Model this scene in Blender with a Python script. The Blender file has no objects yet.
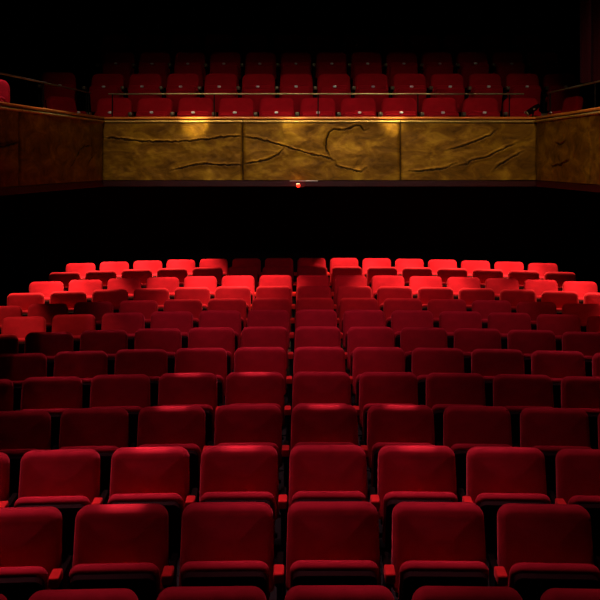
import bpy, bmesh, math, random
import numpy as np
from mathutils import Vector, Matrix

random.seed(4)
scene = bpy.context.scene
col = bpy.context.collection
R = math.radians

CAM_H = 2.62          # eye height of the photographer on the stage
F = 894.0             # focal length in pixels of a 600 px frame
PX, PY = 302.1, 160.0  # principal point (horizon) of the frame


def X_at(px, d):
    return (px - PX) * d / F


def Z_at(py, d):
    return CAM_H + (PY - py) * d / F


# ------------------------------------------------------------------ materials
def new_mat(name):
    m = bpy.data.materials.new(name)
    m.use_nodes = True
    nt = m.node_tree
    b = nt.nodes['Principled BSDF']
    return m, nt, b


def noise_col(nt, b, c1, c2, scale, detail=4, rough=.6, lo=.35, hi=.65, coords='Object', dist=0.0):
    tc = nt.nodes.new('ShaderNodeTexCoord')
    n = nt.nodes.new('ShaderNodeTexNoise')
    n.inputs['Scale'].default_value = scale
    n.inputs['Detail'].default_value = detail
    n.inputs['Roughness'].default_value = rough
    n.inputs['Distortion'].default_value = dist
    r = nt.nodes.new('ShaderNodeValToRGB')
    r.color_ramp.elements[0].position = lo
    r.color_ramp.elements[1].position = hi
    r.color_ramp.elements[0].color = (*c1, 1)
    r.color_ramp.elements[1].color = (*c2, 1)
    nt.links.new(tc.outputs[coords], n.inputs['Vector'])
    nt.links.new(n.outputs['Fac'], r.inputs['Fac'])
    nt.links.new(r.outputs['Color'], b.inputs['Base Color'])
    return tc, n, r


def add_bump(nt, b, tc, scale, strength, distance=.002, coords='Object'):
    n = nt.nodes.new('ShaderNodeTexNoise')
    n.inputs['Scale'].default_value = scale
    n.inputs['Detail'].default_value = 3
    bp = nt.nodes.new('ShaderNodeBump')
    bp.inputs['Strength'].default_value = strength
    bp.inputs['Distance'].default_value = distance
    nt.links.new(tc.outputs[coords], n.inputs['Vector'])
    nt.links.new(n.outputs['Fac'], bp.inputs['Height'])
    nt.links.new(bp.outputs['Normal'], b.inputs['Normal'])


def mat_velvet(name, c1, c2, sheen=.25):
    m, nt, b = new_mat(name)
    tc, n, r = noise_col(nt, b, c1, c2, 9, 5, .6, .3, .7)
    add_bump(nt, b, tc, 260, .25, .001)
    b.inputs['Roughness'].default_value = .95
    b.inputs['Specular IOR Level'].default_value = .08
    b.inputs['Sheen Weight'].default_value = sheen
    b.inputs['Sheen Roughness'].default_value = .4
    b.inputs['Sheen Tint'].default_value = (1.0, .07, .10, 1)
    return m


def mat_simple(name, c1, c2, scale=12, rough=.5, metal=0.0, bump=None, spec=.5):
    m, nt, b = new_mat(name)
    tc, n, r = noise_col(nt, b, c1, c2, scale)
    b.inputs['Roughness'].default_value = rough
    b.inputs['Metallic'].default_value = metal
    b.inputs['Specular IOR Level'].default_value = spec
    if bump:
        add_bump(nt, b, tc, bump[0], bump[1], bump[2])
    return m


def mat_emit(name, colr, strength):
    m, nt, b = new_mat(name)
    b.inputs['Base Color'].default_value = (*colr, 1)
    b.inputs['Emission Color'].default_value = (*colr, 1)
    b.inputs['Emission Strength'].default_value = strength
    return m


def mat_bronze():
    m, nt, b = new_mat('patinated_bronze')
    L = nt.links.new
    tc = nt.nodes.new('ShaderNodeTexCoord')
    mp = nt.nodes.new('ShaderNodeMapping')
    mp.inputs['Scale'].default_value = (1.0, 1.0, 1.9)
    L(tc.outputs['Object'], mp.inputs['Vector'])
    n = nt.nodes.new('ShaderNodeTexNoise')
    n.inputs['Scale'].default_value = 3.4
    n.inputs['Detail'].default_value = 7
    n.inputs['Roughness'].default_value = .62
    n.inputs['Distortion'].default_value = .8
    L(mp.outputs['Vector'], n.inputs['Vector'])
    r = nt.nodes.new('ShaderNodeValToRGB')
    e = r.color_ramp.elements
    e[0].position = .3
    e[0].color = (.085, .036, .003, 1)
    e[1].position = .72
    e[1].color = (.44, .25, .014, 1)
    x = e.new(.5)
    x.color = (.22, .105, .006, 1)
    L(n.outputs['Fac'], r.inputs['Fac'])
    # darker colour along the cracks
    at = nt.nodes.new('ShaderNodeAttribute')
    at.attribute_name = 'crack'
    mx = nt.nodes.new('ShaderNodeMix')
    mx.data_type = 'RGBA'
    L(at.outputs['Fac'], mx.inputs[0])
    L(r.outputs['Color'], mx.inputs[6])
    mx.inputs[7].default_value = (.012, .006, .002, 1)
    L(mx.outputs[2], b.inputs['Base Color'])
    n2 = nt.nodes.new('ShaderNodeTexNoise')
    n2.inputs['Scale'].default_value = 14
    n2.inputs['Detail'].default_value = 6
    n2.inputs['Distortion'].default_value = 1.0
    L(mp.outputs['Vector'], n2.inputs['Vector'])
    bp = nt.nodes.new('ShaderNodeBump')
    bp.inputs['Strength'].default_value = .22
    bp.inputs['Distance'].default_value = .010
    L(n2.outputs['Fac'], bp.inputs['Height'])
    L(bp.outputs['Normal'], b.inputs['Normal'])
    b.inputs['Metallic'].default_value = .4
    b.inputs['Specular IOR Level'].default_value = .15
    b.inputs['Roughness'].default_value = .5
    return m


def mat_wood():
    m, nt, b = new_mat('varnished_wood')
    L = nt.links.new
    tc = nt.nodes.new('ShaderNodeTexCoord')
    mp = nt.nodes.new('ShaderNodeMapping')
    mp.inputs['Scale'].default_value = (1.2, 14, 14)
    L(tc.outputs['Object'], mp.inputs['Vector'])
    n = nt.nodes.new('ShaderNodeTexNoise')
    n.inputs['Scale'].default_value = 4
    n.inputs['Detail'].default_value = 5
    L(mp.outputs['Vector'], n.inputs['Vector'])
    r = nt.nodes.new('ShaderNodeValToRGB')
    r.color_ramp.elements[0].color = (.62, .17, .022, 1)
    r.color_ramp.elements[1].color = (.85, .30, .05, 1)
    L(n.outputs['Fac'], r.inputs['Fac'])
    L(r.outputs['Color'], b.inputs['Base Color'])
    b.inputs['Roughness'].default_value = .38
    b.inputs['Coat Weight'].default_value = .3
    return m


M = {}
M['velvet'] = mat_velvet('red_velvet', (.40, .0052, .0155), (.52, .0072, .0200), .35)
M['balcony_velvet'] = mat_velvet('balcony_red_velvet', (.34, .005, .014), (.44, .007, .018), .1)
M['pad'] = mat_velvet('armrest_red_cloth', (.62, .008, .010), (.74, .011, .014), .3)
M['black'] = mat_simple('black_shell', (.0060, .0012, .0014), (.0085, .0018, .0020), 20, .8, 0, None, .03)
M['maroon'] = mat_simple('dark_maroon_shell', (.014, .0010, .0018), (.020, .0014, .0024), 20, .8, 0, None, .04)  # stalls seat undersides, their shade put into the dark red
M['iron'] = mat_simple('dark_iron', (.004, .003, .003), (.006, .005, .005), 30, .6, .0, None, .12)
M['plate'] = mat_simple('white_enamel', (.85, .80, .78), (.92, .88, .86), 40, .22)
M['bronze'] = mat_bronze()
M['wood'] = mat_wood()
M['brass'] = mat_simple('dull_brass', (.17, .13, .075), (.24, .19, .11), 20, .4, .6)
M['dull'] = mat_simple('dark_brass', (.10, .08, .05), (.14, .11, .07), 20, .45, .5)
M['carpet'] = mat_simple('dark_carpet', (.010, .003, .004), (.016, .005, .006), 60, .95, 0, (300, .4, .003), .1)
M['blackwall'] = mat_simple('black_painted_wall', (.006, .003, .004), (.010, .005, .006), 3, .9, 0, (40, .2, .003), .08)
M['ceiling'] = mat_simple('black_ceiling', (.005, .004, .004), (.008, .006, .006), 3, .9, 0, None, .08)
M['darkred'] = mat_simple('dark_red_paint', (.035, .003, .005), (.05, .004, .006), 5, .6, 0, None, .3)
M['curtain'] = mat_velvet('dark_red_drape', (.022, .001, .002), (.03, .0015, .003), .0)
M['grey'] = mat_simple('grey_paint', (.20, .20, .19), (.26, .26, .25), 14, .5)
M['gilt'] = mat_simple('worn_gilt', (.50, .32, .06), (.66, .46, .12), 16, .4, .5)
M['pale'] = mat_simple('pale_metal', (.55, .5, .45), (.68, .62, .55), 30, .35, .6)
M['redlens'] = mat_emit('red_lamp_glass', (1.0, .035, .012), 1.7)
M['hotlens'] = mat_emit('red_lamp_filament', (1.0, .55, .28), 2.0)


# ------------------------------------------------------------------ mesh helpers
def finish(name, bm, mat, parent=None, smooth=True):
    bmesh.ops.recalc_face_normals(bm, faces=bm.faces)
    me = bpy.data.meshes.new(name)
    bm.to_mesh(me)
    bm.free()
    me.materials.append(mat)
    if smooth:
        for p in me.polygons:
            p.use_smooth = True
        try:
            me.set_sharp_from_angle(angle=R(42))
        except Exception:
            pass
    o = bpy.data.objects.new(name, me)
    col.objects.link(o)
    if parent:
        o.parent = parent
    return o


def add_box(bm, lo, hi, bev=0.0, seg=2, mtx=None):
    vs = []
    for z in (lo[2], hi[2]):
        for y in (lo[1], hi[1]):
            for x in (lo[0], hi[0]):
                vs.append(bm.verts.new((x, y, z)))
    f = [(0, 2, 3, 1), (4, 5, 7, 6), (0, 1, 5, 4), (2, 6, 7, 3), (0, 4, 6, 2), (1, 3, 7, 5)]
    faces = [bm.faces.new([vs[i] for i in q]) for q in f]
    geo_v = vs
    if bev > 0:
        edges = list({e for fc in faces for e in fc.edges})
        r = bmesh.ops.bevel(bm, geom=edges, offset=bev, segments=seg, affect='EDGES', profile=.5)
        geo_v = list({v for fc in r['faces'] for v in fc.verts} | {v for v in vs if v.is_valid})
    if mtx is not None:
        for v in geo_v:
            v.co = mtx @ v.co
    return geo_v


def box(name, lo, hi, mat, parent=None, bev=0.0, seg=2, mtx=None):
    bm = bmesh.new()
    add_box(bm, lo, hi, bev, seg, mtx)
    return finish(name, bm, mat, parent)


def add_tube(bm, pts, r, seg=12, caps=True):
    pts = [Vector(p) for p in pts]
    rings = []
    for i, p in enumerate(pts):
        a = pts[max(i - 1, 0)]
        b = pts[min(i + 1, len(pts) - 1)]
        t = (b - a).normalized()
        up = Vector((0, 0, 1)) if abs(t.z) < .9 else Vector((1, 0, 0))
        s = t.cross(up).normalized()
        u = s.cross(t).normalized()
        rr = r[i] if isinstance(r, (list, tuple)) else r
        rings.append([bm.verts.new(p + s * (rr * math.cos(k * 2 * math.pi / seg)) + u * (rr * math.sin(k * 2 * math.pi / seg)))
                      for k in range(seg)])
    for a, b in zip(rings, rings[1:]):
        for k in range(seg):
            bm.faces.new((a[k], a[(k + 1) % seg], b[(k + 1) % seg], b[k]))
    if caps:
        bm.faces.new(rings[0][::-1])
        bm.faces.new(rings[-1])


def tube(name, pts, r, mat, parent=None, seg=12):
    bm = bmesh.new()
    add_tube(bm, pts, r, seg)
    return finish(name, bm, mat, parent)


def rrect(hw0, hw1, h, rc_top, rc_bot, inset, n=6):
    """Rounded rectangle outline (x, z), z from 0 to h; half width hw0 at the
    bottom and hw1 at the top, pulled in by inset."""
    out = []

    def hw(z):
        return hw0 + (hw1 - hw0) * (z / h) - inset
    z0, z1 = inset, h - inset
    rt = max(rc_top - inset, .004)
    rb = max(rc_bot - inset, .004)
    for cx, cz, a0, rr in ((1, z1 - rt, 0, rt), (-1, z1 - rt, 90, rt), (-1, z0 + rb, 180, rb), (1, z0 + rb, 270, rb)):
        for k in range(n + 1):
            a = R(a0 + 90 * k / n)
            z = cz + rr * math.sin(a)
            x = cx * (hw(z) - rr) + rr * math.cos(a)
            out.append((x, z))
    return out


def cushion_bm(hw0, hw1, h, t, rc_top, rc_bot, e, bulge, mtx, e_back=None):
    """Padded slab in local x,z with its padded face towards -y, thickness t."""
    bm = bmesh.new()
    rings = []
    eb = e_back if e_back is not None else e * .5
    prof = []                                     # (inset, y)
    for k in range(4):                            # back edge
        a = R(90 * k / 3)
        prof.append((eb * (1 - math.sin(a)), t / 2 - eb * (1 - math.cos(a))))
    for k in range(7):                            # front edge
        a = R(90 * k / 6)
        prof.append((e * (1 - math.cos(a)), -t / 2 + e * (1 - math.sin(a))))
    m = min(hw0, h / 2)
    for k in range(1, 6):                         # padded face
        f = k / 6
        prof.append((e + (m - e - .012) * f, -t / 2))

    def puff(x, z):
        hx = hw0 + (hw1 - hw0) * z / h
        return bulge * max(0, 1 - (x / hx) ** 2) * max(0, 1 - ((z - h / 2) / (h / 2)) ** 2)
    for i, (ins, y) in enumerate(prof):
        w = min(1, max(0, (i - 4) / 6))
        rings.append([bm.verts.new(mtx @ Vector((x, y - w * puff(x, z), z))) for x, z in rrect(hw0, hw1, h, rc_top, rc_bot, ins)])
    n = len(rings[0])
    for a, b in zip(rings, rings[1:]):
        for k in range(n):
            bm.faces.new((a[k], a[(k + 1) % n], b[(k + 1) % n], b[k]))
    bm.faces.new(rings[0])
    bm.faces.new(rings[-1])
    return bm


# ------------------------------------------------------------------ tagging
def tag(o, label=None, cat=None, group=None, kind=None):
    if label:
        n = len(label.split())
        assert 4 <= n <= 16, (n, label)
        o['label'] = label
    if cat:
        o['category'] = cat
    if group:
        o['group'] = group
    if kind:
        o['kind'] = kind
    return o


def empty(name, loc, rz=0.0):
    o = bpy.data.objects.new(name, None)
    col.objects.link(o)
    o.location = loc
    o.rotation_euler = (0, 0, rz)
    o.empty_display_size = .2
    return o


def copy_tree(o, parent=None, level=0):
    c = o.copy()
    col.objects.link(c)
    if parent:
        c.parent = parent
    for ch in list(o.children):
        copy_tree(ch, c, level + 1)
    return c


# ------------------------------------------------------------------ the tip-up theatre seat
SEAT_T = .90


def make_seat(name, velvet, pad, plate):
    """Origin on the floor below the top front edge of the backrest, facing -y."""
    root = empty(name, (0, 0, 0))
    rec = R(11)
    # backrest: leans back, top edge at z .90 / y 0
    bh = .42
    rt = .085 if plate else .062
    mt = Matrix.Translation((0, .045, SEAT_T)) @ Matrix.Rotation(-rec, 4, 'X') @ Matrix.Translation((0, 0, -bh))
    finish('backrest', cushion_bm(.238, .228, bh, .09, rt, .03, .034, .014, mt), velvet, root)
    mb = Matrix.Translation((0, .060, SEAT_T - .012)) @ Matrix.Rotation(-rec, 4, 'X') @ Matrix.Translation((0, .036, -bh - .03))
    bm = bmesh.new()
    add_box(bm, (-.215, -.008, 0), (.215, .016, bh + .0), .007, 2, mb)
    finish('back_panel', bm, M['black'], root)
    # tipped-up seat
    L = .38
    ms = Matrix.Translation((0, -.228, .710)) @ Matrix.Rotation(R(23), 4, 'X') @ Matrix.Translation((0, 0, -L))
    # padded side faces the backrest (+y), so flip about z
    fl = Matrix.Rotation(math.pi, 4, 'Z')
    finish('seat_cushion', cushion_bm(.212, .214, L, .058, .055, .03, .030, .006, ms @ Matrix.Translation((0, .012, 0)) @ fl, .026), velvet, root)
    bm = bmesh.new()
    rings = []
    for ins, y in ((.010, -.010), (.010, -.048), (.020, -.056)):
        rings.append([bm.verts.new(ms @ Vector((x, y, z))) for x, z in rrect(.208, .210, L - .012, .050, .03, ins)])
    n = len(rings[0])
    for a, b in zip(rings, rings[1:]):
        for k in range(n):
            bm.faces.new((a[k], a[(k + 1) % n], b[(k + 1) % n], b[k]))
    bm.faces.new(rings[0])
    bm.faces.new(rings[-1])
    base = finish('seat_base', bm, velvet if plate else M['maroon'], root)
    if plate:
        bm = bmesh.new()
        mp = Matrix.Translation((0, -.271, .697)) @ Matrix.Rotation(R(-30), 4, 'X')
        ring0, ring1, ring2 = [], [], []
        for k in range(16):
            a = k * math.pi / 8
            for rg, sc, y in ((ring0, 1.0, .012), (ring1, 1.0, -.003), (ring2, .82, -.006)):
                rg.append(bm.verts.new(mp @ Vector((.025 * sc * math.cos(a), y, .0155 * sc * math.sin(a)))))
        for a, b in ((ring0, ring1), (ring1, ring2)):
            for k in range(16):
                bm.faces.new((a[k], a[(k + 1) % 16], b[(k + 1) % 16], b[k]))
        bm.faces.new(ring2)
        bm.faces.new(ring0)
        p = finish('number_plate', bm, M['plate'], base)
        p['label'] = 'small white oval number plate'
    # armrest on the left-hand side in the picture, shared with the neighbour
    ax = -.265
    bm = bmesh.new()
    add_box(bm, (ax - .018, -.285, .625), (ax + .018, .05, .652), .008, 2)
    arm = finish('armrest', bm, M['black'], root)
    bm = bmesh.new()
    add_box(bm, (ax - .025, -.305, .650), (ax + .025, -.200, .700), .009, 3)
    ap = finish('armrest_pad', bm, pad, arm)
    # cast standard carrying the arm, with a spread foot
    bm = bmesh.new()
    add_box(bm, (ax - .014, -.16, .02), (ax + .014, .0, .63), .008, 2)
    finish('standard', bm, M['iron'], root)
    bm = bmesh.new()
    add_box(bm, (ax - .035, -.20, .0), (ax + .035, .05, .022), .006, 2)
    finish('foot', bm, M['iron'], root)
    # hinge bar under the seat
    tube('hinge_bar', [(-.228, -.05, .40), (.228, -.05, .40)], .014, M['iron'], root, 10)
    return root


proto = make_seat('theatre_seat', M['velvet'], M['pad'], False)
bproto = make_seat('balcony_seat', M['balcony_velvet'], M['dull'], True)
used = {'s': False, 'b': False}


def place_seat(kind, x, y, z, rz, label, group):
    src = proto if kind == 's' else bproto
    if used[kind]:
        o = copy_tree(src)
    else:
        o = src
        used[kind] = True
    o.location = (x, y, z)
    o.rotation_euler = (0, 0, rz)
    tag(o, label, 'seat', group)
    return o


ORD = ['', 'first', 'second', 'third', 'fourth', 'fifth', 'sixth', 'seventh', 'eighth', 'ninth', 'tenth',
       'eleventh', 'twelfth', 'thirteenth', 'fourteenth', 'fifteenth']
# depth of each stalls row and height of its backrest tops
ROW_Y = [3.669, 4.487, 5.333, 6.207, 7.091, 8.006, 8.929, 9.880, 10.800, 11.720, 12.650, 13.600, 14.560]
TOP_PX = [586.5, 503.0, 445.2, 405.0, 372.0, 347.2, 326.8, 310.0, 298.0, 286.0, 275.3, 266.5, 258.2]
CURV = .02
DISH = .004           # the floor dips slightly towards both sides
X0, PITCH = .155, .53
ROW_NAME = ['frontmost row cut by bottom edge', 'second row from the front', 'third row from the front',
            'fourth row from the front', 'fifth row from the front', 'sixth row from the front',
            'middle row of the stalls', 'sixth row from the back', 'fifth row from the back',
            'fourth row from the back', 'third row from the back', 'second row from the back',
            'back row of the stalls']
BRIGHT = {12: {-7, -6, -5, -4, 1, 2, 3, 4, 5, 6, 7}, 10: {-7, -6, -4, -3, -2, 2, 3, 4, 6, 7},
          9: {7}, 7: {-6, 6}}


def floor_z(y):
    return .0125 * (y - 4.49) + .012


DROP = [.024, .014, .016, .011, .009, .006, .005, .004, .003, .003, .002, .002, .0]
ROW_Z = [CAM_H - (TOP_PX[n] - PY) * ROW_Y[n] / F - SEAT_T - DROP[n] for n in range(13)]

for n in range(13):
    seats = []
    for k in range(-7, 8):
        s = PITCH * k
        u = X0 + s - .17
        x = .17 + u - (2 * CURV) ** 2 * u ** 3 / 6
        y = ROW_Y[n] - CURV * (x - .17) ** 2
        pa, pb = PX + (x - .225) * F / y, PX + (x + .225) * F / y
        seats.append((k, x, y, pa, pb))
    vis = [q[0] for q in seats if q[4] > 3 and q[3] < 597]
    for k, x, y, pa, pb in seats:
        if k not in vis and (k + 1) not in vis and (k - 1) not in vis:
            continue
        if k in vis:
            i = vis.index(k) + 1
            j = len(vis) - i + 1
            ends = len(vis) == 15
            look = 'brightly lit red' if k in BRIGHT.get(n, ()) else ('dimly lit red' if n >= 11 else 'red velvet')
            where = 'end' if ends else 'picture edge'
            side, cnt = ('left', i) if i <= j else ('right', j)
            label = '%s tip-up seat, %s, %s from %s %s' % (look, ROW_NAME[n], ORD[cnt], side, where)
        else:
            side = 'left' if k < vis[0] else 'right'
            label = 'red tip-up seat, %s, just past %s picture edge' % (ROW_NAME[n], side)
        yaw = -math.atan(2 * CURV * (x - .17))
        place_seat('s', x, y, ROW_Z[n] - DISH * (x - .17) ** 2, yaw, label, 'red tip-up seats in the stalls')

# ------------------------------------------------------------------ balcony
ZB = 10.90                                    # distance of the fascia
CL = Vector((X_at(102, ZB), ZB))              # left and right corners of the balcony front
CR = Vector((X_at(537, ZB), ZB))
WL = Vector((-2.93, 6.3))                     # where the side wings run to
WR = Vector((3.10, 6.6))
PZ0, PZ1 = Z_at(180, ZB), Z_at(121.2, ZB)


def tier_seats():
    # pin (number plate) positions: depth, height, left x, right x, count
    rows = [(11.39, 114, 110.0, 526.0, 11), (12.31, 88, 103.7, 565.5, 13), (13.18, 65, 116.0, 547.5, 13),
            (14.27, 46, 113.0, 530.5, 13)]
    names = ['front balcony row above ledge', 'second balcony row', 'third balcony row',
             'top balcony row in near darkness']
    out = []
    for r, (d, py, a, b, cnt) in enumerate(rows):
        y = d + .255
        zf = Z_at(py, d) - .677
        out.append((y, zf))
        for i in range(cnt):
            px = a + (b - a) * i / (cnt - 1)
            j = cnt - i
            if i + 1 == j:
                w = 'in the middle'
            else:
                side, c = ('left', i + 1) if i + 1 < j else ('right', j)
                w = '%s from the %s' % (ORD[c], side)
            place_seat('b', X_at(px, d), y, zf, 0,
                       'red seat with white number plate, %s, %s' % (names[r], w),
                       'red tip-up seats in the balcony')
    return out


tiers = tier_seats()
F1 = tiers[0][1]
# extra seats turned inwards at the ends and along the wings
for x, y, z, rz, lab in (
        (-3.17, 8.95, F1, R(14), 'red seat on the left balcony wing at the picture edge'),
        (-3.06, 11.45, F1, R(60), 'red seat turned inwards left of the front balcony row'),
        (-3.36, 12.35, tiers[1][1], R(18), 'dark red seat left of the second balcony row, turned inwards'),
        (3.44, 11.45, F1, R(-84), 'red seat turned sideways right of the front balcony row')):
    place_seat('b', x, y, z, rz, lab, 'red tip-up seats in the balcony')


# --- bronze relief panels
def poly_field(P, lines):
    """Signed (above positive) distance to a set of polylines, plus taper weight."""
    n = len(P)
    best = np.full(n, 9.0)
    sgn = np.zeros(n)
    wt = np.zeros(n)
    for ln in lines:
        pts = np.array(ln, float)
        seg = np.linalg.norm(np.diff(pts, axis=0), axis=1)
        tot = seg.sum()
        acc = 0.0
        for a, b, l in zip(pts[:-1], pts[1:], seg):
            ab = b - a
            t = np.clip(((P - a) @ ab) / (l * l), 0, 1)
            q = a + t[:, None] * ab
            dv = P - q
            d = np.linalg.norm(dv, axis=1)
            s = (acc + t * l) / tot
            w = np.clip(np.minimum(s, 1 - s) * tot / .12, .25, 1)
            up = dv[:, 1] * np.sign(ab[0] if abs(ab[0]) > 1e-6 else 1) * ab[0] / l - dv[:, 0] * ab[1] / l * np.sign(ab[0] if abs(ab[0]) > 1e-6 else 1)
            m = d < best
            best[m] = d[m]
            sgn[m] = np.sign(up[m]) * d[m]
            wt[m] = w[m]
            acc += l
    return best, sgn, wt


def vnoise(P, scale, seed):
    rs = np.random.RandomState(seed)
    g = rs.rand(64, 64)
    q = P * scale + 7.3
    i = np.floor(q).astype(int)
    f = q - i
    f = f * f * (3 - 2 * f)
    i0, j0 = i[:, 0] % 64, i[:, 1] % 64
    i1, j1 = (i0 + 1) % 64, (j0 + 1) % 64
    return (g[i0, j0] * (1 - f[:, 0]) * (1 - f[:, 1]) + g[i1, j0] * f[:, 0] * (1 - f[:, 1])
            + g[i0, j1] * (1 - f[:, 0]) * f[:, 1] + g[i1, j1] * f[:, 0] * f[:, 1]) - .5


def relief_panel(a, b, lines, seed, label, gap=.006):
    """a, b: plan ends (left to right seen from the stage). lines in (u, z) metres."""
    a, b = Vector(a), Vector(b)
    L = (b - a).length
    t = (b - a).normalized()
    nrm = Vector((t.y, -t.x))                 # towards the hall
    nu, nz = int(L / .0085), int((PZ1 - PZ0) / .0085)
    us = np.linspace(gap, L - gap, nu)
    zs = np.linspace(PZ0, PZ1, nz)
    U, Z = np.meshgrid(us, zs, indexing='ij')
    P = np.stack([U.ravel(), Z.ravel()], 1)
    W = np.stack([vnoise(P, 22, seed), vnoise(P, 22, seed + 9)], 1) * .016 + \
        np.stack([vnoise(P, 60, seed + 3), vnoise(P, 60, seed + 5)], 1) * .010
    h = .018 * vnoise(P, 2.6, seed + 1) + .009 * vnoise(P, 7, seed + 2) + .004 * vnoise(P, 21, seed + 4)
    crack = np.zeros(len(P))
    if lines:
        d, s, w = poly_field(P + W, lines)
        h += w * (.009 * (.4 + 1.2 * np.clip(vnoise(P, 16, seed + 6) + .5, 0, 1)) * np.exp(-((s - .014) / .010) ** 2) - .012 * np.exp(-(d / .007) ** 2)
                  + .003 * np.exp(-((s + .020) / .02) ** 2))
        crack = w * 1.3 * np.exp(-(np.clip(s + .003, -1, 1) / .0085) ** 2)
    edge = np.minimum(np.minimum(P[:, 0] - gap, L - gap - P[:, 0]), .03) / .03
    h = h * (.25 + .75 * edge) - .010 * (1 - edge) ** 2
    bm = bmesh.new()
    lay = bm.verts.layers.float.new('crack')
    V = []
    for (u, z), hh, c in zip(P, h, crack):
        p = a + t * u + nrm * (.035 + hh)
        v = bm.verts.new((p.x, p.y, z))
        v[lay] = float(min(1, max(0, c)))
        V.append(v)
    for i in range(nu - 1):
        for j in range(nz - 1):
            bm.faces.new((V[i * nz + j], V[(i + 1) * nz + j], V[(i + 1) * nz + j + 1], V[i * nz + j + 1]))
    # sides and back, so the panel is a solid plate
    rim = [V[i * nz] for i in range(nu)] + [V[(nu - 1) * nz + j] for j in range(1, nz)] + \
          [V[i * nz + nz - 1] for i in range(nu - 2, -1, -1)] + [V[j] for j in range(nz - 2, 0, -1)]
    back = []
    for v in rim:
        u = (Vector((v.co.x, v.co.y)) - a).dot(t)
        p = a + t * u + nrm * .004
        back.append(bm.verts.new((p.x, p.y, v.co.z)))
    m = len(rim)
    for i in range(m):
        bm.faces.new((rim[i], back[i], back[(i + 1) % m], rim[(i + 1) % m]))
    bm.faces.new(back)
    root = finish('relief_panel', bm, M['bronze'])
    # origin at the panel's foot
    c = (a + b) / 2
    off = Vector((c.x, c.y, PZ0))
    root.data.transform(Matrix.Translation(-off))
    root.location = off
    tag(root, label, 'relief panel', 'bronze relief panels on the balcony front')
    # rolled lip along the top edge
    bm = bmesh.new()
    p0, p1 = a + t * gap + nrm * .045 - c, b - t * gap + nrm * .045 - c
    add_tube(bm, [(p0.x, p0.y, PZ1 - PZ0 - .006), (p1.x, p1.y, PZ1 - PZ0 - .006)], .014, 10)
    lip = finish('top_lip', bm, M['gilt'], root)
    return root


def L2(px_pts, x0):
    return [((X_at(x, ZB) - x0), Z_at(y, ZB)) for x, y in px_pts]


S1, S2 = X_at(243, ZB), X_at(400, ZB)
relief_panel((CL.x, ZB), (S1, ZB), [
    L2([(100, 138), (113, 138), (125, 139.5), (140, 141.5), (160, 141.8), (185, 141.5), (205, 139.5), (222, 137), (245, 136)], CL.x),
    L2([(170, 171), (190, 166), (205, 163.5), (225, 165), (245, 165)], CL.x)], 11,
    'bronze relief panel on balcony front with one long horizontal crack, left of centre')
relief_panel((S1, ZB), (S2, ZB), [
    L2([(241, 136.2), (258, 138.6), (270, 142), (285, 146.5), (300, 151), (315, 155), (330, 158.5), (336, 163)], S1),
    L2([(241, 165), (258, 161.5), (270, 158.5), (278, 155), (285, 147)], S1),
    L2([(334, 161), (336, 166), (344, 168), (355, 171), (361, 172), (366, 168)], S1),
    L2([(331, 158), (327, 153), (326, 146), (326.5, 139), (329, 132), (333, 129), (345, 130), (355, 125.5), (360, 126), (364, 131.5), (368, 129)], S1)], 23,
    'middle bronze relief panel on balcony front with forked and looping cracks')
relief_panel((S2, ZB), (CR.x, ZB), [
    L2([(408, 171.5), (430, 170), (443, 168.5), (456, 163)], S2),
    L2([(458, 165.5), (466, 164), (472, 159.5), (482, 158), (490, 155), (505, 147.5), (517, 143)], S2),
    L2([(446, 150.5), (460, 146), (475, 141.5), (487, 136.5), (497, 129)], S2),
    L2([(492, 171), (500, 163.5), (512, 156.5), (523, 151.5)], S2)], 37,
    'bronze relief panel on balcony front with slanting parallel cracks, right of centre')


def wing_pts(a, b, px_pts):
    """Pixel points on the vertical plane through plan points a-b -> (u, z)."""
    a, b = Vector(a), Vector(b)
    t = (b - a).normalized()
    out = []
    for x, y in px_pts:
        r = (x - PX) / F                       # X = r * Y
        # a.x + t.x u = r (a.y + t.y u)
        u = (r * a.y - a.x) / (t.x - r * t.y)
        d = a.y + t.y * u
        out.append((u, Z_at(y, d)))
    return out


def along(p, q, f):
    return p + (q - p) * f


def wing_u(p, q, d):
    return along(p, q, (d - p.y) / (q.y - p.y))


LW1 = wing_u(CL, WL, 8.45)
CLs = CL + (WL - CL).normalized() * .05
CRs = CR + (WR - CR).normalized() * .06
relief_panel(LW1, CLs, [
    wing_pts(LW1, CL, [(66, 169), (70, 163), (74, 156), (77, 149), (81, 146), (89, 145.5)]),
    wing_pts(LW1, CL, [(84, 166), (87, 160), (92, 154)]),
    wing_pts(LW1, CL, [(52, 165), (53, 157)])], 41,
    'dark bronze relief panel with a small branching crack on left balcony wing')
relief_panel(WL, LW1, [wing_pts(WL, LW1, [(-20, 151), (-5, 147), (5, 145), (18, 141)])], 45,
             'dark bronze relief panel at the left picture edge')
RW1 = wing_u(CR, WR, 9.13)
relief_panel(CRs, RW1, [
    wing_pts(CRs, RW1, [(556, 142), (563, 144), (567, 142), (570, 140)]),
    wing_pts(CRs, RW1, [(552, 163), (556, 166), (565, 164), (574, 159)])], 53,
    'brown bronze relief panel beside the right balcony corner with two short cracks')
relief_panel(RW1, WR, [], 57, 'plain bronze relief panel at the right picture edge')


# --- wooden ledge, dark red soffit band, parapet wall
def plan_prism(bm, a, b, off0, off1, z0, z1, bev=0.0):
    """Bar along plan a-b from off0 to off1 (offsets towards the hall are positive)."""
    a, b = Vector(a), Vector(b)
    t = (b - a).normalized()
    n = Vector((t.y, -t.x))
    L = (b - a).length
    mt = Matrix(((t.x, n.x, 0, a.x), (t.y, n.y, 0, a.y), (0, 0, 1, 0), (0, 0, 0, 1)))
    add_box(bm, (0, off0, z0), (L, off1, z1), bev, 3, mt)


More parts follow.
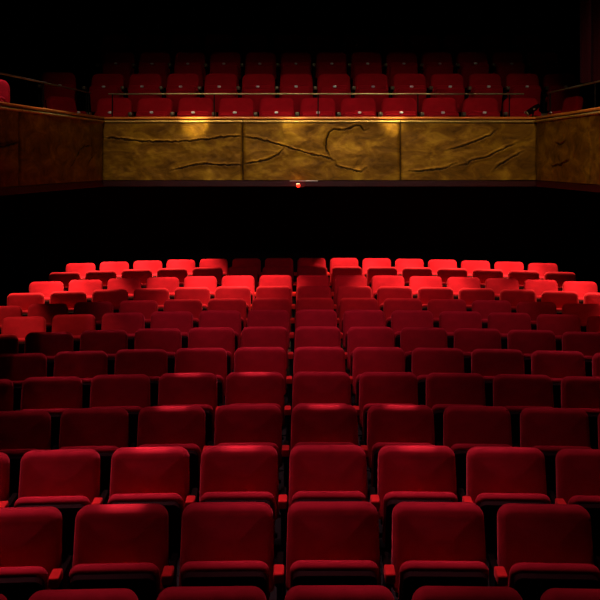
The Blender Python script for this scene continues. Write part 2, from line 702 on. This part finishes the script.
LEDGE0, LEDGE1 = PZ1 + .020, PZ1 + .052
for a, b, lab in ((CL, CR, 'varnished wooden ledge along the middle of the balcony front'),
                  (WL, CLs, 'wooden ledge on top of the left balcony wing'),
                  (CRs, WR, 'wooden ledge on top of the right balcony wing')):
    bm = bmesh.new()
    plan_prism(bm, a, b, -.20, .045, LEDGE0, LEDGE1, .014)
    o = finish('wooden_ledge', bm, M['wood'])
    c = (a + b) / 2
    off = Vector((c.x, c.y, LEDGE0))
    o.data.transform(Matrix.Translation(-off))
    o.location = off
    tag(o, lab, 'ledge', 'wooden ledges of the balcony')

bm = bmesh.new()
for a, b in ((CL, CR), (WL, CL), (CR, WR)):
    plan_prism(bm, a, b, -.16, .0, PZ0 - .02, LEDGE0)
tag(finish('wall_balcony', bm, M['blackwall'], None, False), kind='structure')
bm = bmesh.new()
for a, b in ((CL, CR), (WL, CL), (CR, WR)):
    plan_prism(bm, a, b, -.12, .02, Z_at(186.5, ZB), PZ0 - .004, .006)
tag(finish('trim_1', bm, M['darkred'], None, False), kind='structure')

# --- handrails
RZ = Z_at(94, 11.02)


def rail(a, b, posts, lab, mat='brass'):
    a, b = Vector(a), Vector(b)
    t = (b - a).normalized()
    n = Vector((t.y, -t.x))
    c = (a + b) / 2
    root = empty('handrail', (c.x, c.y, LEDGE1))
    pa, pb = a - n * .12 - c, b - n * .12 - c
    tube('rail', [(pa.x, pa.y, RZ - LEDGE1), (pb.x, pb.y, RZ - LEDGE1)], .0105, M[mat], root, 12)
    for f in posts:
        p = pa + (pb - pa) * f
        po = tube('post', [(p.x, p.y, 0.0), (p.x, p.y, RZ - LEDGE1)], .008, M['iron'], root, 10)
        bm = bmesh.new()
        add_tube(bm, [(p.x, p.y, 0.0), (p.x, p.y, .008)], .024, 16)
        finish('base_flange', bm, M['iron'], po)
    tag(root, lab, 'handrail', 'handrails along the balcony')
    return root


CLn, CRn = Vector((CL.x + .05, CL.y)), Vector((CR.x - .13, CR.y))
rail(CLn, CRn, [.01, .255, .505, .745, .965], 'thin brass handrail above the middle balcony ledge')
rail(along(WL, CL, .0), along(WL, CL, .985), [.02, .35, .68, .985], 'thin handrail rising along the left balcony wing', 'dull')
rail(along(CR, WR, .015), along(CR, WR, 1.0), [.015, .35, .7, .98], 'thin handrail along the right balcony wing', 'dull')

# --- small red lamp under the balcony edge
LX, LZ = X_at(298, ZB), Z_at(184.6, ZB)
lamp = empty('warning_lamp', (LX, ZB - .03, LZ))
tag(lamp, 'small glowing red lamp under the middle of the balcony front', 'lamp')
box('mounting_plate', (-.10, -.012, .040), (.24, .010, .050), M['pale'], lamp, .003)
box('housing', (-.022, -.02, .018), (.022, .010, .041), M['iron'], lamp, .005)
bm = bmesh.new()
bmesh.ops.create_uvsphere(bm, u_segments=20, v_segments=12, radius=.024, matrix=Matrix.Translation((.004, -.012, -.010)) @ Matrix.Diagonal((1.0, 1.0, 1.0, 1)))
lens = finish('red_lens', bm, M['redlens'], lamp)
lens['label'] = 'glowing red lens'
bm = bmesh.new()
add_box(bm, (-.020, -.026, -.002), (.020, -.014, .017), .005, 2)
b_ = finish('bulb', bm, M['hotlens'], lamp)
b_['label'] = 'orange white bulb'
tube('cable', [(.018, 0, .0), (.03, -.01, -.022), (.05, -.012, -.030), (.075, -.008, -.024), (.09, 0, .0), (.092, .005, .040)], .005, M['darkred'], lamp, 8)

# --- clamped lamp at the right corner of the ledge
cx_, cz_ = X_at(534, 10.93), LEDGE1
cl = empty('clamp_spotlight', (cx_, 10.98, cz_))
tag(cl, 'small black spotlight clamped on the right corner of the ledge', 'spotlight')
box('clamp', (-.025, -.118, .001), (.025, .02, .013), M['iron'], cl, .004)
tube('stem', [(0, .0, .0), (.0, .0, .095)], .010, M['iron'], cl)
bm = bmesh.new()
d_ = Vector((.085, .01, .060))
c0 = Vector((.0, -.01, .098))
add_tube(bm, [c0 - d_ * .9, c0 - d_ * .85, c0 + d_ * .3, c0 + d_ * .9], [.030, .034, .034, .022], 18)
finish('lamp_head', bm, M['black'], cl)
tube('lens_ring', [c0 - d_ * .96, c0 - d_ * .86], .037, M['brass'], cl, 18)
tube('knob', [(.0, -.045, .096), (.0, -.072, .098)], .012, M['brass'], cl, 12)

# --- small grey box on the right wing rail
gd = 9.35
gp = wing_u(CR, WR, gd)
gb = empty('equipment_box', (gp.x + .27, gd, RZ - .03))
tag(gb, 'small grey box on a stand behind right wing handrail', 'box')
box('case', (-.06, -.06, -.045), (.10, .05, .045), M['grey'], gb, .006)
tube('stand', [(.02, 0, F1 - RZ + .03), (.02, 0, -.045)], .012, M['iron'], gb)

# --- dark red curtain high on the right
bm = bmesh.new()
N = 120
prev = None
x0, x1, yc = 3.16, 4.55, 10.15
for i in range(N + 1):
    f = i / N
    x = x0 + (x1 - x0) * f
    yy = yc + .045 * math.sin(f * 2 * math.pi * 11) + .015 * math.sin(f * 2 * math.pi * 5 + 1)
    cur = [bm.verts.new((x, yy + dy, z)) for z, dy in ((3.50, 0), (6.75, 0))] + \
          [bm.verts.new((x, yy + .012, z)) for z in (6.75, 3.50)]
    if prev:
        for a in range(4):
            bm.faces.new((prev[a], prev[(a + 1) % 4], cur[(a + 1) % 4], cur[a]))
    else:
        bm.faces.new(cur[::-1])
    prev = cur
bm.faces.new(prev)
o = finish('curtain', bm, M['curtain'])
tag(o, 'dark red hanging curtain at the upper right picture edge', 'curtain')

# ------------------------------------------------------------------ room shell
XL, XR, YB, ZC = -5.0, 5.35, 16.4, 6.9


def struct(name, lo, hi, mat, bev=0):
    return tag(box(name, lo, hi, mat, None, bev), kind='structure')


# stalls floor: gently rising, with a low flat plinth for every row
bm = bmesh.new()
pts = []
ys = [1.2] + ROW_Y + [YB]
zs = [ROW_Z[0]] + ROW_Z + [ROW_Z[-1]]
edges = []
for n in range(13):
    y0 = ROW_Y[n] - .55
    z = ROW_Z[n]
    edges.append((y0, z))
prof = [(1.0, ROW_Z[0])]
for n in range(13):
    if n:
        prof.append((edges[n][0], ROW_Z[n - 1]))
        prof.append((edges[n][0] + .002, ROW_Z[n]))
prof.append((YB, ROW_Z[-1]))
NX = 40
grid = []
for y, z in prof:
    row = []
    for i in range(NX + 1):
        x = XL + (XR - XL) * i / NX
        row.append(bm.verts.new((x, y - (CURV * (x - .17) ** 2 if 1.5 < y < YB - .1 else 0), z - DISH * (x - .17) ** 2 - .004)))
    grid.append(row)
low = [[bm.verts.new((r[0].co.x, r[0].co.y, -.4)), bm.verts.new((r[-1].co.x, r[-1].co.y, -.4))] for r in (grid[0], grid[-1])]
for p, q in zip(grid, grid[1:]):
    for i in range(NX):
        bm.faces.new((p[i], p[i + 1], q[i + 1], q[i]))
bm.faces.new(grid[0] + [low[0][1], low[0][0]])
bm.faces.new(grid[-1] + [low[1][1], low[1][0]])
bm.faces.new([r[0] for r in grid] + [low[1][0], low[0][0]])
bm.faces.new([r[-1] for r in grid] + [low[1][1], low[0][1]])
bm.faces.new((low[0][0], low[0][1], low[1][1], low[1][0]))
tag(finish('floor', bm, M['carpet'], None, False), kind='structure')

struct('wall_left', (XL - .2, -1.0, -.3), (XL, YB + .2, ZC), M['blackwall'])
struct('wall_right', (XR, -1.0, -.3), (XR + .2, YB + .2, ZC), M['blackwall'])
struct('wall_back', (XL - .2, YB, -.3), (XR + .2, YB + .2, ZC), M['blackwall'])
struct('ceiling', (XL - .2, -1.0, ZC), (XR + .2, YB + .2, ZC + .2), M['ceiling'])

# balcony slab: stepped tiers above a flat soffit, and the two wings
SOF = Z_at(186.5, ZB) + .004
bm = bmesh.new()
yb = [ZB + .12, tiers[1][0] - .52, tiers[2][0] - .52, tiers[3][0] - .52, YB]
for i in range(4):
    add_box(bm, (XL, yb[i], SOF), (XR, yb[i + 1], tiers[i][1]))
for a, b, xo in ((WL, CL, XL), (CR, WR, XR)):
    near, far = (a, b) if a.y < b.y else (b, a)
    s = -1 if xo < 0 else 1
    p = [(near.x + s * .13, near.y), (far.x + s * .13, ZB + .12), (xo, ZB + .12), (xo, near.y)]
    lo = [bm.verts.new((x, y, SOF)) for x, y in p]
    hi = [bm.verts.new((x, y, F1)) for x, y in p]
    bm.faces.new(lo)
    bm.faces.new(hi)
    for k in range(4):
        bm.faces.new((lo[k], lo[(k + 1) % 4], hi[(k + 1) % 4], hi[k]))
tag(finish('floor_balcony', bm, M['carpet'], None, False), kind='structure')
# wall under the balcony behind the last row
struct('wall_under_balcony', (XL, 15.55, ROW_Z[-1] - .02), (XR, 15.7, SOF), M['blackwall'])

# ------------------------------------------------------------------ lights
def spot(name, loc, target, watts, angle, blend=.4, colr=(1, .93, .85), rad=.04):
    l = bpy.data.lights.new(name, 'SPOT')
    l.energy = watts
    l.spot_size = R(angle)
    l.spot_blend = blend
    l.color = colr
    l.shadow_soft_size = rad
    o = bpy.data.objects.new(name, l)
    col.objects.link(o)
    o.location = loc
    o.rotation_euler = (Vector(target) - Vector(loc)).to_track_quat('-Z', 'Y').to_euler()
    return o


WARM = (1.0, .92, .45)
SZ = SOF - .02
# downlights in the soffit: one line before the back row, one before the third row from the back
for x, w in ((-3.45, 260), (-2.9, 290), (-2.3, 290), (-1.75, 240), (.75, 270), (1.4, 295), (2.05, 290), (2.65, 290), (3.25, 270), (3.8, 170)):
    spot('soffit_downlight', (x, 13.98 - CURV * x * x, SZ), (x, 14.12 - CURV * x * x, 0), w, 58, .5, WARM)
for x, w in ((-3.5, 220), (-2.95, 220), (-1.65, 190), (-1.1, 220), (-.5, 190), (1.2, 190), (1.8, 230), (2.4, 80), (3.4, 200), (4.0, 200)):
    spot('soffit_downlight', (x, 12.08 - CURV * x * x, SZ), (x, 12.22 - CURV * x * x, 0), w, 58, .5, WARM)
for x, w in ((-1.25, 55), (-.75, 50), (.9, 22)):
    spot('soffit_downlight', (x, 11.2, SZ), (x, 11.32, 0), w, 60, .6, WARM)
# under the wings, at the row ends
for x, y, w, a in ((-3.05, 9.1, 75, 46), (-2.5, 9.25, 30, 50), (3.6, 9.05, 75, 46), (-3.55, 10.12, 60, 48), (3.95, 10.12, 60, 48), (-3.7, 11.0, 60, 50), (4.1, 10.95, 70, 50)):
    spot('wing_downlight', (x, y, SZ), (x, y + .2, 0), w, a, .5, WARM)

# dim house lights plus added fill spots in the auditorium ceiling, tipped slightly towards the stage
HOUSE = (1.0, .84, .90)
for x, y, w, a in ((-1.55, 4.6, 760, 18), (-.55, 5.4, 800, 14), (.2, 4.6, 680, 18), (.75, 5.4, 720, 14), (1.4, 4.6, 280, 20), (-2.2, 4.6, 320, 20),
                   (-1.25, 5.4, 650, 14), (1.7, 5.6, 170, 24), (-.3, 3.72, 330, 19), (.9, 3.72, 170, 19), (-1.6, 3.72, 230, 19),
                   (0, 6.3, 330, 22), (-1.2, 6.3, 230, 24), (1.3, 6.5, 80, 26), (0, 7.4, 430, 26), (-2.0, 7.6, 150, 28), (1.9, 7.6, 110, 28), (-2.9, 7.4, 170, 28), (2.9, 7.4, 120, 28), (-3.1, 8.3, 330, 24), (3.2, 8.3, 230, 24), (-2.5, 7.2, 220, 20), (2.5, 7.2, 120, 20),  # outer pairs are fill added to lift the row ends
                   (-.2, 8.5, 560, 24), (-1.7, 8.6, 280, 26), (1.6, 8.6, 260, 26)):
    spot('ceiling_house_light', (x - .9, y + 1.0, ZC - .1), (x, y, .9), w, a, .9, HOUSE, .06)
for x, w in ((-2.9, 300), (-1.2, 420), (.5, 420), (2.1, 320)):
    spot('ceiling_house_light', (x, 8.6, ZC - .1), (x, 9.7, .9), w, 20, .9, HOUSE, .06)
for x, w in ((-3.0, 330), (-1.9, 260), (-.7, 110), (1.2, 130), (2.2, 280), (3.2, 280)):  # fill added for the fifth row from the back
    spot('ceiling_house_light', (x, 9.5, ZC - .1), (x, 10.62 - CURV * x * x, .8), w, 13, .9, HOUSE, .06)
# narrow beams added to brighten the tops of single seats
for n, k in ((2, -2), (2, -1), (2, 1), (1, -2), (3, -2), (3, 0), (3, 1), (4, -2), (4, -1)):
    x, y = X0 + PITCH * k, ROW_Y[n] + .04
    spot('added_top_beam', (x - .4, y + 1.7, ZC - .1), (x, y, ROW_Z[n] + .905), 1900, 2.6, 1.0, (1.0, .9, .8), .02)
# weak fill added above the stage for seat faces and the back rows
spot('stage_fill', (-1.0, .6, 5.6), (-.1, 6.6, .8), 52, 34, 1.0, (1.0, .72, 1.0), .2)
spot('stage_fill', (.2, .6, 5.1), (.1, 12.6, .75), 420, 30, 1.0, (1.0, .85, .90), .2)
# ceiling spotlights washing the balcony front and its first rows
for x, w in ((-1.30, 360), (-.1, 290), (1.08, 430)):
    spot('balcony_spotlight', (x, 10.30, ZC - .1), (x, 10.92, 3.05), w, 24, .9, (1.0, .74, .34), .05)
for x, z, w, a in ((-1.30, 3.09, 5600, 3.4), (1.10, 3.10, 3800, 3.2), (-.1, 3.115, 2000, 3.4), (.05, 2.9, 240, 7.0), (.6, 2.75, 200, 7.0)):  # narrow beams added for bright patches on the fascia
    spot('balcony_spotlight', (x, 4.5, ZC - .6), (x, 10.86, z), w, a, 1.0, (1.0, .77, .36), .03)
for x, w in ((-1.95, 215), (-.8, 370), (.7, 400), (1.95, 290), (2.8, 75)):
    spot('balcony_wash', (x, 4.5, ZC - .6), (x, 11.0, 2.92), w, 31, 1.0, (1.0, .72, .50), .15)
spot('wing_wash', (-1.0, 5.0, ZC - .6), (3.0, 9.6, 2.75), 420, 30, 1.0, (1.0, .70, .30), .3)  # this and the next are added to brighten the wing fronts
spot('wing_wash', (1.2, 5.0, ZC - .6), (-2.6, 9.8, 2.75), 35, 30, 1.0, (1.0, .70, .30), .3)

pl = bpy.data.lights.new('warning_lamp_light', 'POINT')
pl.energy = .35
pl.color = (1.0, .04, .03)
pl.shadow_soft_size = .02
po_ = bpy.data.objects.new('warning_lamp_light', pl)
col.objects.link(po_)
po_.location = (LX, ZB - .09, LZ - .01)

w = bpy.data.worlds.new('World')
scene.world = w
w.use_nodes = True
w.node_tree.nodes['Background'].inputs['Color'].default_value = (.03, .004, .006, 1)
w.node_tree.nodes['Background'].inputs['Strength'].default_value = .1

# ------------------------------------------------------------------ camera
cam = bpy.data.cameras.new('camera')
cam.sensor_width = 36
cam.lens = F / 600 * 36
cam.shift_x = -(PX - 300) / 600
cam.shift_y = -(300 - PY) / 600
co = bpy.data.objects.new('camera', cam)
col.objects.link(co)
co.location = (0, 0, CAM_H)
co.rotation_euler = (R(90), 0, 0)
scene.camera = co

scene.view_settings.view_transform = 'Standard'
scene.view_settings.look = 'None'
scene.view_settings.gamma = 1
scene.view_settings.exposure = 0
scene.view_settings.use_curve_mapping = False
